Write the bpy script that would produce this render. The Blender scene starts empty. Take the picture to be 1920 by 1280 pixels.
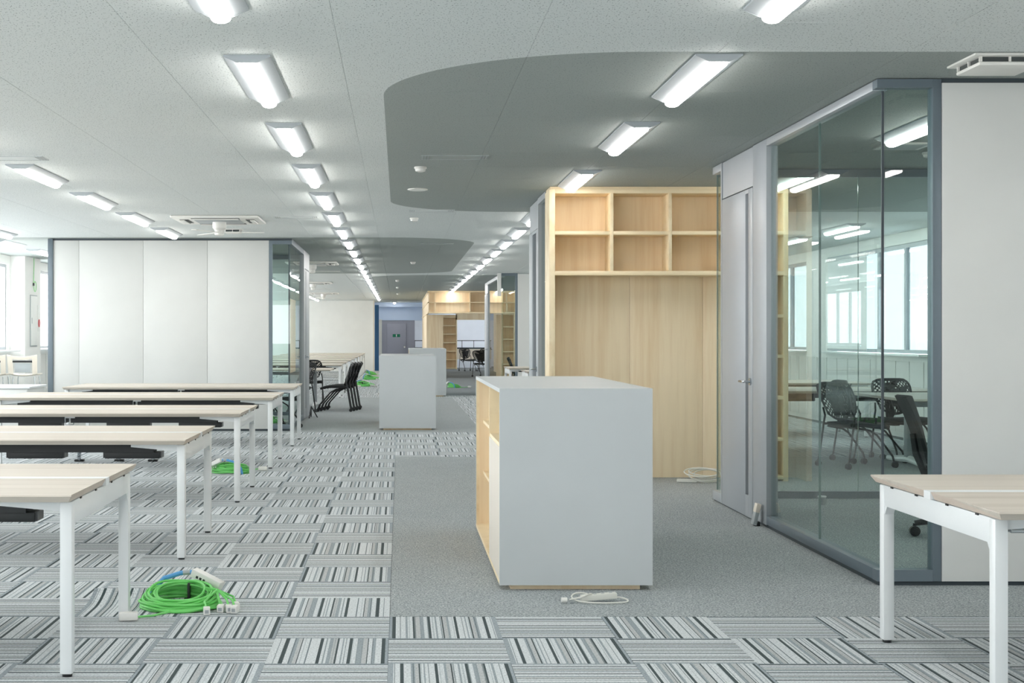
import bpy, bmesh, math, random
from mathutils import Vector, Matrix
random.seed(7)
S = bpy.context.scene
C = S.collection
F = 2765.0; XV = 749.0; YV = 630.5; H = 1.327; CEIL = 2.70

# ------------------------------------------------------------ camera, world, exposure
cam = bpy.data.cameras.new('camera'); camo = bpy.data.objects.new('camera', cam); C.objects.link(camo)
camo.location = (0, 0, H); camo.rotation_euler = (math.pi/2, 0, 0)
cam.sensor_width = 36; cam.lens = 36*F/1920
cam.shift_x = (960-XV)/1920; cam.shift_y = -(640-YV)/1920
cam.clip_start = .05; cam.clip_end = 400
S.camera = camo
W = bpy.data.worlds.new('world'); S.world = W; W.use_nodes = True
bg = W.node_tree.nodes['Background']
bg.inputs[0].default_value = (.96, .97, 1.0, 1); bg.inputs[1].default_value = 6.2
S.view_settings.view_transform = 'Standard'; S.view_settings.look = 'None'
S.view_settings.gamma = 1; S.view_settings.use_curve_mapping = False
S.view_settings.exposure = 0.42
LAMP = 18.5
S.cycles.max_bounces = 10; S.cycles.diffuse_bounces = 5; S.cycles.glossy_bounces = 4
S.cycles.transparent_max_bounces = 24; S.cycles.sample_clamp_indirect = 8
S.cycles.use_denoising = True
def portal(loc, rot, sx, sy):
    l = bpy.data.lights.new('window_portal', 'AREA'); l.shape = 'RECTANGLE'; l.size = sx; l.size_y = sy
    o = bpy.data.objects.new('window_portal', l); C.objects.link(o); o.location = loc; o.rotation_euler = rot
    l.cycles.is_portal = True
portal((-6.95, 27, 1.83), (0, -math.pi/2, 0), 1.5, 66)
portal((6.95, 27, 1.83), (0, math.pi/2, 0), 1.5, 66)
portal((-4, -4.3, 1.7), (math.pi/2, 0, 0), 4, 1.3)

# ------------------------------------------------------------ materials
def lin(r, g, b):
    f = lambda c: (c/255/12.92 if c/255 <= .04045 else ((c/255+.055)/1.055)**2.4)
    return (f(r), f(g), f(b), 1)
class NT:
    def __init__(s, name):
        s.m = bpy.data.materials.new(name); s.m.use_nodes = True; s.t = s.m.node_tree
        s.b = s.t.nodes['Principled BSDF']; s.out = s.t.nodes['Material Output']
    def n(s, typ, **kw):
        nd = s.t.nodes.new(typ)
        for k, v in kw.items(): setattr(nd, k, v)
        return nd
    def l(s, a, b): s.t.links.new(a, b)
    def put(s, sock, v):
        if hasattr(v, 'links'): s.l(v, sock)
        else: sock.default_value = v
    def math(s, op, a, b=0.0, c=None):
        nd = s.n('ShaderNodeMath', operation=op); s.put(nd.inputs[0], a); s.put(nd.inputs[1], b)
        if c is not None: s.put(nd.inputs[2], c)
        return nd.outputs[0]
    def mix(s, fac, a, b):
        nd = s.n('ShaderNodeMix', data_type='RGBA'); s.put(nd.inputs[0], fac); s.put(nd.inputs[6], a); s.put(nd.inputs[7], b)
        return nd.outputs[2]
    def noise(s, vec, scale, detail=2.0, rough=.5):
        nd = s.n('ShaderNodeTexNoise'); nd.inputs['Scale'].default_value = scale
        nd.inputs['Detail'].default_value = detail; nd.inputs['Roughness'].default_value = rough
        s.l(vec, nd.inputs['Vector']); return nd.outputs[0]
    def coord(s, which='Object', scale=(1, 1, 1)):
        tc = s.n('ShaderNodeTexCoord'); mp = s.n('ShaderNodeMapping'); mp.inputs['Scale'].default_value = scale
        s.l(tc.outputs[which], mp.inputs[0]); return mp.outputs[0]
    def pos(s, scale=(1, 1, 1)):
        g = s.n('ShaderNodeNewGeometry'); mp = s.n('ShaderNodeMapping'); mp.inputs['Scale'].default_value = scale
        s.l(g.outputs['Position'], mp.inputs[0]); return mp.outputs[0]
    def ramp(s, fac, stops, interp='LINEAR'):
        r = s.n('ShaderNodeValToRGB'); e = r.color_ramp; e.interpolation = interp
        while len(e.elements) > 1: e.elements.remove(e.elements[-1])
        e.elements[0].position = stops[0][0]; e.elements[0].color = stops[0][1]
        for p, c in stops[1:]:
            x = e.elements.new(p); x.color = c
        s.put(r.inputs[0], fac); return r.outputs[0]
    def done(s, col=None, rough=.5, metal=0.0, spec=.5):
        if col is not None: s.put(s.b.inputs['Base Color'], col)
        s.put(s.b.inputs['Roughness'], rough); s.b.inputs['Metallic'].default_value = metal
        s.b.inputs['Specular IOR Level'].default_value = spec
        return s.m
def mul(c, k): return (c[0]*k, c[1]*k, c[2]*k, 1)
def plain(name, col, rough=.5, metal=0.0, spec=.5, var=.04, scale=3.0):
    t = NT(name); f = t.noise(t.coord(), scale, 3)
    return t.done(t.mix(f, mul(col, 1-var), mul(col, 1+var)), rough, metal, spec)
M = {}
M['white_wall'] = plain('white_wall', lin(238, 239, 236), .55, spec=.3)
M['white_panel'] = plain('white_panel', lin(222, 223, 220), .35, spec=.3)
M['pier'] = plain('pier', lin(236, 236, 233), .7)
M['blue_lit_wall'] = plain('blue_lit_wall', lin(196, 213, 238), .6)  # blue daylight on the end wall baked into its colour
M['steel'] = plain('steel', lin(112, 124, 133), .4, .2)
M['dark_base'] = plain('dark_base', lin(60, 70, 76), .5)
M['alu'] = plain('alu', lin(172, 177, 182), .38, .15)
M['door_grey'] = plain('door_grey', lin(166, 171, 176), .4, .1)
M['far_door'] = plain('far_door', lin(158, 160, 174), .5)
M['slot'] = plain('slot', lin(70, 84, 90), .4)
M['cabinet'] = plain('cabinet', lin(197, 202, 204), .45, spec=.35)
M['white_metal'] = plain('white_metal', lin(232, 235, 236), .35)
M['white_plastic'] = plain('white_plastic', lin(232, 231, 226), .4)
M['grey_plastic'] = plain('grey_plastic', lin(170, 176, 178), .45)
M['cream'] = plain('cream', lin(226, 217, 203), .5)
M['black'] = plain('black', lin(30, 33, 34), .5)
M['black_gloss'] = plain('black_gloss', lin(24, 26, 28), .3)
M['seat_black'] = plain('seat_black', lin(34, 38, 39), .8, var=.15, scale=300)
M['chrome'] = plain('chrome', lin(190, 195, 198), .2, 1.0)
M['green'] = plain('green', lin(118, 212, 112), .45)
M['blue_cable'] = plain('blue_cable', lin(86, 158, 214), .45)
M['blue_film'] = plain('blue_film', lin(52, 108, 160), .5)
M['red'] = plain('red', lin(200, 70, 80), .4)
M['sign_green'] = plain('sign_green', lin(20, 120, 90), .5)
M['lamp_body'] = plain('lamp_body', lin(184, 190, 194), .45)
M['vent_dark'] = plain('vent_dark', lin(62, 68, 68), .6)
M['white_cable'] = plain('white_cable', lin(222, 222, 214), .5)
M['stair_wall'] = plain('stair_wall', lin(228, 234, 244), .6)

def wood(name, c1, c2, scale, rough=.5, fig=.5):
    t = NT(name); v = t.pos(scale)
    a = t.noise(v, 1.0, 4, .6)
    b = t.noise(t.pos(tuple(k*.22 for k in scale)), 1.0, 2, .5)
    f = t.math('ADD', t.math('MULTIPLY', a, 1-fig), t.math('MULTIPLY', b, fig))
    col = t.ramp(f, [(.34, c2), (.52, c1), (.7, mul(c1, 1.06))])
    return t.done(col, rough, 0, .35)
PC1, PC2 = lin(245, 226, 194), lin(232, 206, 168)
M['ply'] = wood('plywood', PC1, PC2, (17, 17, .9))
M['ply_edge'] = wood('plywood_edge', lin(243, 226, 192), lin(228, 205, 166), (9, 9, 9))
M['ply_h'] = wood('plywood_across', lin(241, 222, 186), lin(220, 194, 152), (1.3, 22, 22))
M['table'] = wood('ash_top', lin(210, 201, 189), lin(195, 185, 171), (1.1, 30, 30), .5)
M['table_edge'] = wood('ash_edge', lin(212, 197, 183), lin(197, 181, 166), (6, 6, 30), .45)
def ribbed():
    t = NT('ribbed_white'); g = t.pos()
    sx = t.n('ShaderNodeSeparateXYZ'); t.l(g, sx.inputs[0])
    w = t.math('SINE', t.math('MULTIPLY', sx.outputs[1], 90))
    return t.done(t.mix(t.math('MULTIPLY_ADD', w, .5, .5), lin(232, 226, 216), lin(216, 207, 194)), .5)
M['ribbed'] = ribbed()

def glass(name='glass', tint=(.90, .955, .945, 1)):
    t = NT(name); t.t.nodes.remove(t.b)
    tr = t.n('ShaderNodeBsdfTransparent'); tr.inputs[0].default_value = tint
    gl = t.n('ShaderNodeBsdfGlossy'); gl.inputs['Roughness'].default_value = 0.0
    fr = t.n('ShaderNodeFresnel'); fr.inputs[0].default_value = 1.62
    g = t.n('ShaderNodeNewGeometry'); k = t.math('MULTIPLY', fr.outputs[0], t.math('SUBTRACT', 1.0, g.outputs['Backfacing']))
    mx = t.n('ShaderNodeMixShader'); t.l(k, mx.inputs[0]); t.l(tr.outputs[0], mx.inputs[1]); t.l(gl.outputs[0], mx.inputs[2])
    t.l(mx.outputs[0], t.out.inputs[0]); return t.m
M['glass'] = glass(); M['window_glass'] = glass('window_glass', (.98, .99, .985, 1)); M['dim_film_glass'] = glass('dimming_film_glass', (.475, .495, .50, 1))  # film tint on the right panes set dark to cut their daylight
M['glass_edge'] = plain('glass_edge', lin(128, 148, 145), .1)
M['blind'] = plain('blind', lin(240, 243, 244), .8)
def emit(name, col, k):
    t = NT(name); t.b.inputs['Base Color'].default_value = (.9, .9, .9, 1)
    t.b.inputs['Emission Color'].default_value = col; t.b.inputs['Emission Strength'].default_value = k; return t.m
M['diffuser'] = emit('lamp_diffuser', (1, .965, .92, 1), LAMP)

DARK = [(-.09, 9.0, 7.115, 16.26), (-9.0, 1.10, 20.46, 32.2), (-.65, 9.0, 33.0, 57.0)]
def ceiling_mat():
    t = NT('ceiling_board'); g = t.pos(); sp = t.n('ShaderNodeSeparateXYZ'); t.l(g, sp.inputs[0])
    X, Y = sp.outputs[0], sp.outputs[1]; tot = None; r = 1.3
    for x0, x1, y0, y1 in DARK:
        qx = t.math('SUBTRACT', t.math('ABSOLUTE', t.math('SUBTRACT', X, (x0+x1)/2)), (x1-x0)/2-r)
        qy = t.math('SUBTRACT', t.math('ABSOLUTE', t.math('SUBTRACT', Y, (y0+y1)/2)), (y1-y0)/2-r)
        mx, my = t.math('MAXIMUM', qx, 0.0), t.math('MAXIMUM', qy, 0.0)
        d = t.math('SQRT', t.math('ADD', t.math('MULTIPLY', mx, mx), t.math('MULTIPLY', my, my)))
        ins = t.math('LESS_THAN', d, r)
        tot = ins if tot is None else t.math('MAXIMUM', tot, ins)
    sp1 = t.noise(t.pos((120, 62, 20)), 1.0, 1, .5)
    pit = t.ramp(sp1, [(.0, (1, 1, 1, 1)), (.33, (1, 1, 1, 1)), (.37, (0, 0, 0, 1))])
    base = t.mix(tot, lin(222, 227, 226), lin(165, 172, 169))
    pitc = t.mix(tot, lin(160, 168, 168), lin(134, 141, 139))
    return t.done(t.mix(pit, base, pitc), .8, 0, .2)
M['ceiling'] = ceiling_mat()

def carpet(name, c1, c2, c3):
    t = NT(name); v = t.pos()
    a = t.noise(v, 105, 3, .75); b = t.noise(v, 2.2, 2)
    col = t.ramp(a, [(.38, c2), (.5, c1), (.62, c3)])
    col = t.mix(t.math('MULTIPLY', b, .25), col, mul(c2, 1.0))
    bp = t.n('ShaderNodeBump'); bp.inputs['Strength'].default_value = .25; bp.inputs['Distance'].default_value = .003
    t.l(a, bp.inputs['Height']); t.l(bp.outputs[0], t.b.inputs['Normal'])
    t.b.inputs['Sheen Weight'].default_value = .09; t.b.inputs['Sheen Roughness'].default_value = .5
    return t.done(col, .95, 0, .1)
M['carpet_plain'] = carpet('carpet_plain', lin(156, 163, 164), lin(106, 114, 117), lin(200, 205, 206))
M['carpet_shaded'] = carpet('carpet_shaded', lin(118, 125, 129), lin(92, 99, 104), lin(150, 156, 159))  # far plain carpet with the low light there put into darker colours
def stripes(name, seed):
    rnd = random.Random(seed); t = NT(name)
    uv = t.n('ShaderNodeTexCoord'); sp = t.n('ShaderNodeSeparateXYZ'); t.l(uv.outputs['UV'], sp.inputs[0]); u = sp.outputs[0]
    L, MID, WARM, DK, EDGE = lin(202, 207, 209), lin(144, 154, 159), lin(178, 181, 182), lin(50, 66, 68), lin(148, 157, 163)
    def seq(kinds, n):
        st = []; p = 0.0
        ws = []
        for i in range(n):
            k = kinds[i % len(kinds)]
            ws.append((k[0], rnd.uniform(*k[1])))
        s_ = sum(w for _, w in ws)
        for c, w in ws:
            st.append((p, c)); p += w/s_
        return st
    thick = seq([(L, (.05, .11)), (DK, (.022, .040)), (L, (.04, .08)), (MID, (.02, .045)), (WARM, (.03, .07)), (DK, (.008, .02)), (L, (.03, .06)), (MID, (.01, .03))], 26)
    thick = [(0.0, EDGE if seed % 2 else L)] + [(p*.93+.04, c) for p, c in thick] + [(.972, EDGE)]
    wht = (1, 1, 1, 1); g1 = (.42, .47, .48, 1); g2 = (.70, .74, .75, 1)
    thin = seq([(wht, (.03, .11)), (g1, (.007, .011)), (wht, (.03, .10)), (g2, (.007, .013))], 30)
    c = t.n('ShaderNodeMix', data_type='RGBA', blend_type='MULTIPLY'); c.inputs[0].default_value = 1
    t.l(t.ramp(u, thick, 'CONSTANT'), c.inputs[6]); t.l(t.ramp(u, thin, 'CONSTANT'), c.inputs[7])
    a = t.noise(t.pos(), 110, 3, .75)
    f = t.ramp(a, [(.36, (.66, .67, .68, 1)), (.5, (1, 1, 1, 1)), (.64, (1.2, 1.2, 1.19, 1))])
    d = t.n('ShaderNodeMix', data_type='RGBA', blend_type='MULTIPLY'); d.inputs[0].default_value = 1
    t.l(c.outputs[2], d.inputs[6]); t.l(f, d.inputs[7])
    bp = t.n('ShaderNodeBump'); bp.inputs['Strength'].default_value = .25; bp.inputs['Distance'].default_value = .003
    t.l(a, bp.inputs['Height']); t.l(bp.outputs[0], t.b.inputs['Normal'])
    t.b.inputs['Sheen Weight'].default_value = .09; t.b.inputs['Sheen Roughness'].default_value = .5
    return t.done(d.outputs[2], .95, 0, .1)
STR = [stripes('carpet_stripes_%s' % k, s) for k, s in (('one', 3), ('two', 8), ('three', 13))]

# ------------------------------------------------------------ builders
class MB:
    def __init__(s): s.bm = bmesh.new()
    def box(s, x0, x1, y0, y1, z0, z1, bev=0.0, rot=None):
        r = bmesh.ops.create_cube(s.bm, size=1)
        vs = r['verts']
        for v in vs:
            v.co = Vector(((x0+x1)/2+v.co.x*(x1-x0), (y0+y1)/2+v.co.y*(y1-y0), (z0+z1)/2+v.co.z*(z1-z0)))
        if bev:
            es = list({e for v in vs for e in v.link_edges})
            q = bmesh.ops.bevel(s.bm, geom=es, offset=bev, segments=2, affect='EDGES', profile=.5)
            vs = list({v for f in q['faces'] for v in f.verts} | {v for v in vs if v.is_valid})
        if rot is not None: bmesh.ops.transform(s.bm, matrix=rot, verts=vs)
        return s
    def poly(s, verts, faces):
        vv = [s.bm.verts.new(v) for v in verts]
        for f in faces: s.bm.faces.new([vv[i] for i in f])
        return s
    def prism(s, prof, axis, a, b):
        # prof: list of 2D points, extruded along axis from a to b
        def P(p, t):
            return (t, p[0], p[1]) if axis == 'x' else ((p[0], t, p[1]) if axis == 'y' else (p[0], p[1], t))
        n = len(prof); vs = [P(p, a) for p in prof]+[P(p, b) for p in prof]
        s.poly(vs, [list(range(n))[::-1], list(range(n, 2*n))]+[[i, (i+1) % n, n+(i+1) % n, n+i] for i in range(n)])
        return s
    def cyl(s, p, q, r0, r1=None, n=12):
        p, q = Vector(p), Vector(q); r1 = r0 if r1 is None else r1
        d = (q-p).normalized(); a = d.orthogonal().normalized(); b = d.cross(a)
        vs = []
        for c, r in ((p, r0), (q, r1)):
            vs += [c+(a*math.cos(t)+b*math.sin(t))*r for t in (2*math.pi*i/n for i in range(n))]
        s.poly(vs, [list(range(n))[::-1], list(range(n, 2*n))]+[[i, (i+1) % n, n+(i+1) % n, n+i] for i in range(n)])
        return s
    def tube(s, pts, r, n=8, closed=False):
        pts = [Vector(p) for p in pts]; N = len(pts); rings = []
        up = Vector((0, 0, 1)); prev = None
        for i, p in enumerate(pts):
            a = pts[i-1] if (i or closed) else pts[i]; b = pts[(i+1) % N] if (i < N-1 or closed) else pts[i]
            d = (b-a).normalized()
            x = (prev - d*prev.dot(d)) if prev is not None else d.orthogonal()
            x.normalize(); prev = x; y = d.cross(x)
            rr = r[i] if isinstance(r, (list, tuple)) else r
            rings.append([s.bm.verts.new(p+(x*math.cos(t)+y*math.sin(t))*rr) for t in (2*math.pi*k/n for k in range(n))])
        for i in range(N if closed else N-1):
            A, B = rings[i], rings[(i+1) % N]
            for k in range(n): s.bm.faces.new([A[k], A[(k+1) % n], B[(k+1) % n], B[k]])
        if not closed:
            s.bm.faces.new(rings[0][::-1]); s.bm.faces.new(rings[-1])
        return s
    def lathe(s, prof, n=20, cx=0, cy=0):
        rings = [[s.bm.verts.new((cx+r*math.cos(2*math.pi*k/n), cy+r*math.sin(2*math.pi*k/n), z)) for k in range(n)] for r, z in prof]
        for A, B in zip(rings, rings[1:]):
            for k in range(n): s.bm.faces.new([A[k], A[(k+1) % n], B[(k+1) % n], B[k]])
        s.bm.faces.new(rings[0][::-1]); s.bm.faces.new(rings[-1]); return s
    def mesh(s, name, mat, smooth=True):
        bmesh.ops.recalc_face_normals(s.bm, faces=s.bm.faces)
        if smooth:
            for f in s.bm.faces: f.smooth = True
            for e in s.bm.edges:
                if len(e.link_faces) == 2 and e.calc_face_angle(0) > .6: e.smooth = False
        m = bpy.data.meshes.new(name); s.bm.to_mesh(m); s.bm.free(); m.materials.append(mat); return m
    def build(s, name, mat, parent=None, smooth=True):
        o = bpy.data.objects.new(name, s.mesh(name, M[mat] if isinstance(mat, str) else mat, smooth)); C.objects.link(o)
        if parent is not None: o.parent = parent
        return o
def empty(name, loc=(0, 0, 0), rz=0.0):
    o = bpy.data.objects.new(name, None); C.objects.link(o); o.location = loc; o.rotation_euler = (0, 0, rz)
    o.empty_display_size = .1; return o
def tag(o, label, cat=None, group=None, kind=None):
    o['label'] = label
    if cat: o['category'] = cat
    if group: o['group'] = group
    if kind: o['kind'] = kind
    return o
def struct(o, label, cat='wall'): return tag(o, label, cat, kind='structure')
def bx(name, b, mat, parent=None, bev=0.0):
    x0, x1, y0, y1, z0, z1 = b; c = Vector(((x0+x1)/2, (y0+y1)/2, (z0+z1)/2))
    o = MB().box(x0-c.x, x1-c.x, y0-c.y, y1-c.y, z0-c.z, z1-c.z, bev).build(name, mat, parent); o.location = c; return o
def copy_tree(o, parent=None):
    c = o.copy(); C.objects.link(c); c.parent = parent
    for ch in list(o.children): copy_tree(ch, c)
    return c
ORD = ['first', 'second', 'third', 'fourth', 'fifth', 'sixth', 'seventh', 'eighth', 'ninth', 'tenth', 'eleventh', 'twelfth', 'thirteenth', 'fourteenth', 'fifteenth', 'sixteenth', 'seventeenth', 'eighteenth', 'nineteenth', 'twentieth', 'twenty-first', 'twenty-second', 'twenty-third']
def inframe(x, y, z, pad=60):
    if y < 1: return False
    px, py = XV+x*F/y, YV-(z-H)*F/y
    return -pad < px < 1920+pad and -pad < py < 1280+pad

# ------------------------------------------------------------ floor
XL, XR, YB, YE = -6.65, 6.65, -4.0, 66.0
floor = struct(bx('floor', (XL-.3, XR+.3, YB-.3, YE+.3, -.15, -.008), 'dark_base'), 'open-plan office floor laid with striped and plain grey carpet tiles', 'floor')
PLAIN = [(-.045, XR, 6.985, 16.27), (XL, 1.15, 20.44, 32.0), (-.045, XR, 33.2, 60.0)]
for p in PLAIN:
    bx('plain_carpet', (p[0], p[1], p[2], p[3], -.006, .0015), 'carpet_shaded' if p[2] > 33 else 'carpet_plain', floor).location.z -= floor.location.z
for ch in floor.children: ch.location.x -= floor.location.x; ch.location.y -= floor.location.y
def tile_geo(bm, uvl, cx, cy, rot, lift=0.0):
    s = .2496; z1 = 0.0; n = 8 if lift else 1
    ca, sa = [(1, 0), (0, 1), (-1, 0), (0, -1)][rot]
    cols = []
    for i in range(n+1):
        t = i/n; yy = -s+2*s*t; zz = lift*max(0, (t-.45)/.55)**2
        cols.append([(-s, yy, z1+zz), (s, yy, z1+zz), (s, yy, -.007+zz), (-s, yy, -.007+zz)])
    def V(p):
        return bm.verts.new((cx+p[0], cy+p[1], p[2]))
    R = [[V(p) for p in c] for c in cols]; fs = []
    for a, b in zip(R, R[1:]):
        for k in range(4):
            j = (k+1) % 4; fs.append(bm.faces.new([a[k], a[j], b[j], b[k]]))
    fs.append(bm.faces.new(R[0][::-1])); fs.append(bm.faces.new(R[-1]))
    for f in fs:
        for lp in f.loops:
            x, y = (lp.vert.co.x-cx)/(2*s), (lp.vert.co.y-cy)/(2*s)
            lp[uvl].uv = (ca*x+sa*y+.5, -sa*x+ca*y+.5)
def tile_mesh(rot, lift=0.0, mat=None):
    bm = bmesh.new(); uvl = bm.loops.layers.uv.new('UVMap'); tile_geo(bm, uvl, 0, 0, rot, lift)
    bmesh.ops.recalc_face_normals(bm, faces=bm.faces)
    m = bpy.data.meshes.new('carpet_tile'); bm.to_mesh(m); bm.free(); m.materials.append(mat); return m
TM = {(r, k): tile_mesh(r, 0, STR[k]) for r in range(4) for k in range(3)}
LIFT = [(-1.297, 7.235), (-.797, 14.235)]
tiles = []
for i in range(-14, 14):
    for j in range(-22, 107):
        cx, cy = -.0467+.5*i+.25, 6.985+.5*j+.25
        if not (XL < cx < XR and YB < cy < 60): continue
        if any(p[0]+.02 < cx < p[1] and p[2]+.2 < cy < p[3]-.2 for p in PLAIN): continue
        tiles.append((cx, cy, (i+j) % 2 == 1))
vis = sorted([t for t in tiles if inframe(t[0], t[1], 0)], key=lambda t: t[1])[:300]
vs_ = set(vis)
for cx, cy, vert in vis:
    rot = random.choice((0, 2) if vert else (1, 3)); k = random.randrange(3)
    lift = any(abs(cx-a) < .3 and abs(cy-b) < .3 and vert for a, b in LIFT)
    o = bpy.data.objects.new('carpet_tile', tile_mesh(rot, .05, STR[k]) if lift else TM[rot, k]); C.objects.link(o)
    o.parent = floor; o.location = Vector((cx, cy, 0))-floor.location
for k in range(3):
    bm = bmesh.new(); uvl = bm.loops.layers.uv.new('UVMap')
    for t in tiles:
        if t in vs_ or random.Random(int(t[0]*977+t[1]*7919)).randrange(3) != k: continue
        tile_geo(bm, uvl, t[0], t[1], random.choice((0, 2) if t[2] else (1, 3)))
    bmesh.ops.recalc_face_normals(bm, faces=bm.faces)
    m = bpy.data.meshes.new('carpet_field'); bm.to_mesh(m); bm.free(); m.materials.append(STR[k])
    o = bpy.data.objects.new('carpet_field', m); C.objects.link(o); o.parent = floor; o.location = -floor.location; o['kind'] = 'stuff'

# ------------------------------------------------------------ ceiling boards
ceil = struct(bx('ceiling', (XL-.3, XR+.3, YB-.3, YE+.3, CEIL+.013, CEIL+.15), 'white_wall'), 'ceiling of pitted acoustic boards, white with curved dark grey areas', 'ceiling')
BX, BY = .9135, .915
bm_proto = MB().box(-BX/2+.0004, BX/2-.0004, -BY/2+.0004, BY/2-.0004, 0, .013); bmesh.ops.bevel(bm_proto.bm, geom=[e for e in bm_proto.bm.edges if all(v.co.z < .005 for v in e.verts)], offset=.0015, segments=1, affect='EDGES')
board = bm_proto.mesh('ceiling_board', M['ceiling'], False)
boards = []
for i in range(-7, 8):
    for j in range(-12, 66):
        boards.append((-.287+BX*(i+.5), 6.45+BY*(j+.5)))
boards = [b for b in boards if XL-.4 < b[0] < XR+.4 and YB < b[1] < YE]
visb = sorted([b for b in boards if inframe(b[0], b[1], CEIL, 150)], key=lambda b: b[1])[:300]
vb = set(visb)
for b in visb:
    o = bpy.data.objects.new('ceiling_board', board); C.objects.link(o); o.parent = ceil; o.location = Vector((b[0], b[1], CEIL))-ceil.location
rest = bmesh.new()
for b in boards:
    if b in vb: continue
    q = bmesh.ops.create_cube(rest, size=1)['verts']
    for v in q: v.co = Vector((b[0]+v.co.x*(BX-.004), b[1]+v.co.y*(BY-.004), CEIL+.0065+v.co.z*.013))
m = bpy.data.meshes.new('ceiling_field'); rest.to_mesh(m); rest.free(); m.materials.append(M['ceiling'])
o = bpy.data.objects.new('ceiling_field', m); C.objects.link(o); o.parent = ceil; o.location = -ceil.location; o['kind'] = 'stuff'

# ------------------------------------------------------------ outer walls with windows
SILL, HEAD = 1.10, 2.55
wn = [0]
def window(side, y0, y1):
    wn[0] += 1
    x = XL if side < 0 else XR
    r = empty('window_%d' % wn[0], (x, (y0+y1)/2, SILL)); h = HEAD-SILL; w = (y1-y0)/2
    struct(r, '%s wall window between %s piers, %s bay from the camera end' % ('left' if side < 0 else 'right', 'white', ORD[(wn[0]-1) % 12]), 'window')
    fx = side*.08
    mb = MB().box(fx-.03, fx+.03, -w, w, 0, .05).box(fx-.03, fx+.03, -w, w, h-.05, h)
    mb.box(fx-.03, fx+.03, -w, -w+.05, .05, h-.05).box(fx-.03, fx+.03, w-.05, w, .05, h-.05); mb.build('window_frame', 'alu', r)
    n = max(1, round((y1-y0)/1.1)); st = (2*w-.1)/n
    for k in range(n):
        a = -w+.05+st*k
        if k: MB().box(fx-.03, fx+.03, a-.03, a+.03, .05, h-.05).build('mullion', 'alu', r)
        MB().box(fx-.004, fx+.004, a+.03, a+st-.03, .05, h-.05).build('window_pane', 'window_glass' if side < 0 or y0 > 58 else 'dim_film_glass', r)
    MB().box(-side*.1-.08, -side*.1+.1, -w-.02, w+.02, -.03, -.001, .004).build('window_sill', 'white_metal', r)
for side in (-1, 1):
    x0, x1 = (XL-.15, XL) if side < 0 else (XR, XR+.15)
    nm = 'left' if side < 0 else 'right'
    wall = struct(bx('wall_'+nm, (x0, x1, YB, YE, -.01, SILL-.03), 'white_wall'), 'white outer wall with window bays on the %s side' % nm)
    def wpart(name, b, mat='white_wall'):
        o = bx(name, b, mat, wall); o.location -= wall.location
    wpart('wall_head', (x0, x1, YB, YE, HEAD, CEIL+.02))
    base = 26.3 if side < 0 else 18.4
    k0 = -6 if side < 0 else -4
    y = base+5.7*k0; edges = []
    while y < 62:
        if y+4.5 > YB+.3: edges.append((max(y, YB+.3), min(y+4.5, 62)))
        y += 5.7
    if side > 0: edges = [(-3.7, .8), (2.0, 6.5), (12.7, 17.2), (18.4, 22.9), (24.1, 28.6), (29.8, 34.3), (35.5, 40.0), (41.2, 45.7), (46.9, 51.4), (52.6, 57.1), (58.2, 64.5)]  # last window is added out of view to bring daylight to the stairwell
    p = YB
    for a, b in edges:
        if a > p+.01: wpart('wall_pier', (x0, x1, p, a, SILL-.03, HEAD))
        window(side, a, b); p = b
    wpart('wall_pier', (x0, x1, p, YE, SILL-.03, HEAD))
    yy = 16.0
    while yy < 30:
        wpart('wall_panel', ((x1, x1+.02) if side < 0 else (x0-.02, x0))+(yy+.01, yy+.51, .06, SILL-.10), 'white_panel'); yy += .53
    wn[0] = 12 if side < 0 else wn[0]
rb = empty('roller_blind', (XR-.01, 21.9, SILL+.03)); tag(rb, 'white roller blind drawn down over part of the right window', 'blind')
MB().box(-.004, .0, -.95, .95, 0, 1.34).build('fabric', 'blind', rb); MB().cyl((-.005, -.97, 1.37), (-.005, .97, 1.37), .028, n=12).build('roller', 'white_metal', rb); MB().box(-.012, .004, -.96, .96, -.02, .012).build('hem_bar', 'alu', rb)
# unseen wall behind the camera, its window sized for light from behind
wb = struct(bx('wall_back', (XL, XR, YB-.15, YB, 0, SILL), 'white_wall'), 'white wall behind the viewpoint around a window added for light')
for a, b in ((XL, -5.9), (-2.1, XR)):
    o = bx('wall_pier', (a, b, YB-.15, YB, SILL, 2.3), 'white_wall', wb); o.location -= wb.location
o = bx('wall_head', (XL, XR, YB-.15, YB, 2.3, CEIL), 'white_wall', wb); o.location -= wb.location
for a, b in ((-5.9, -2.1),):
    o = bx('window_pane', (a, b, YB-.08, YB-.07, SILL, 2.3), 'window_glass', wb); o.location -= wb.location

# left pier with its panel, alarm and cable
pier = struct(bx('wall_column', (XL-.02, -6.4, 25.2, 26.3, 0, CEIL), 'pier'), 'white square column against the left windows', 'column')
pp = empty('electrical_panel', (-6.4, 25.55, 1.15)); tag(pp, 'pale grey recessed panel door on the side of the white column', 'panel')
PY = lambda px: -6.4*F/(px-XV)
MB().box(-.004, .012, -.02, .46, .0, .9, .003).build('frame', 'grey_plastic', pp); MB().box(.012, .02, 0, .44, .02, .88, .002).build('door', 'white_wall', pp); MB().box(.02, .027, .03, .05, .4, .5).build('latch', 'grey_plastic', pp)
fa = empty('fire_alarm', (-6.4, 26.10, 1.42)); tag(fa, 'slim white fire alarm box with red disc beside the panel door', 'fire alarm')
MB().box(-.002, .02, -.09, .09, 0, .46, .003).build('housing', 'white_wall', fa); MB().cyl((.02, 0, .14), (.028, 0, .14), .07, n=20).build('disc', 'red', fa)
hc = empty('hanging_cable', (-6.385, 25.75, 2.3)); tag(hc, 'thin green cable hanging looped on the white column', 'cable')
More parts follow.
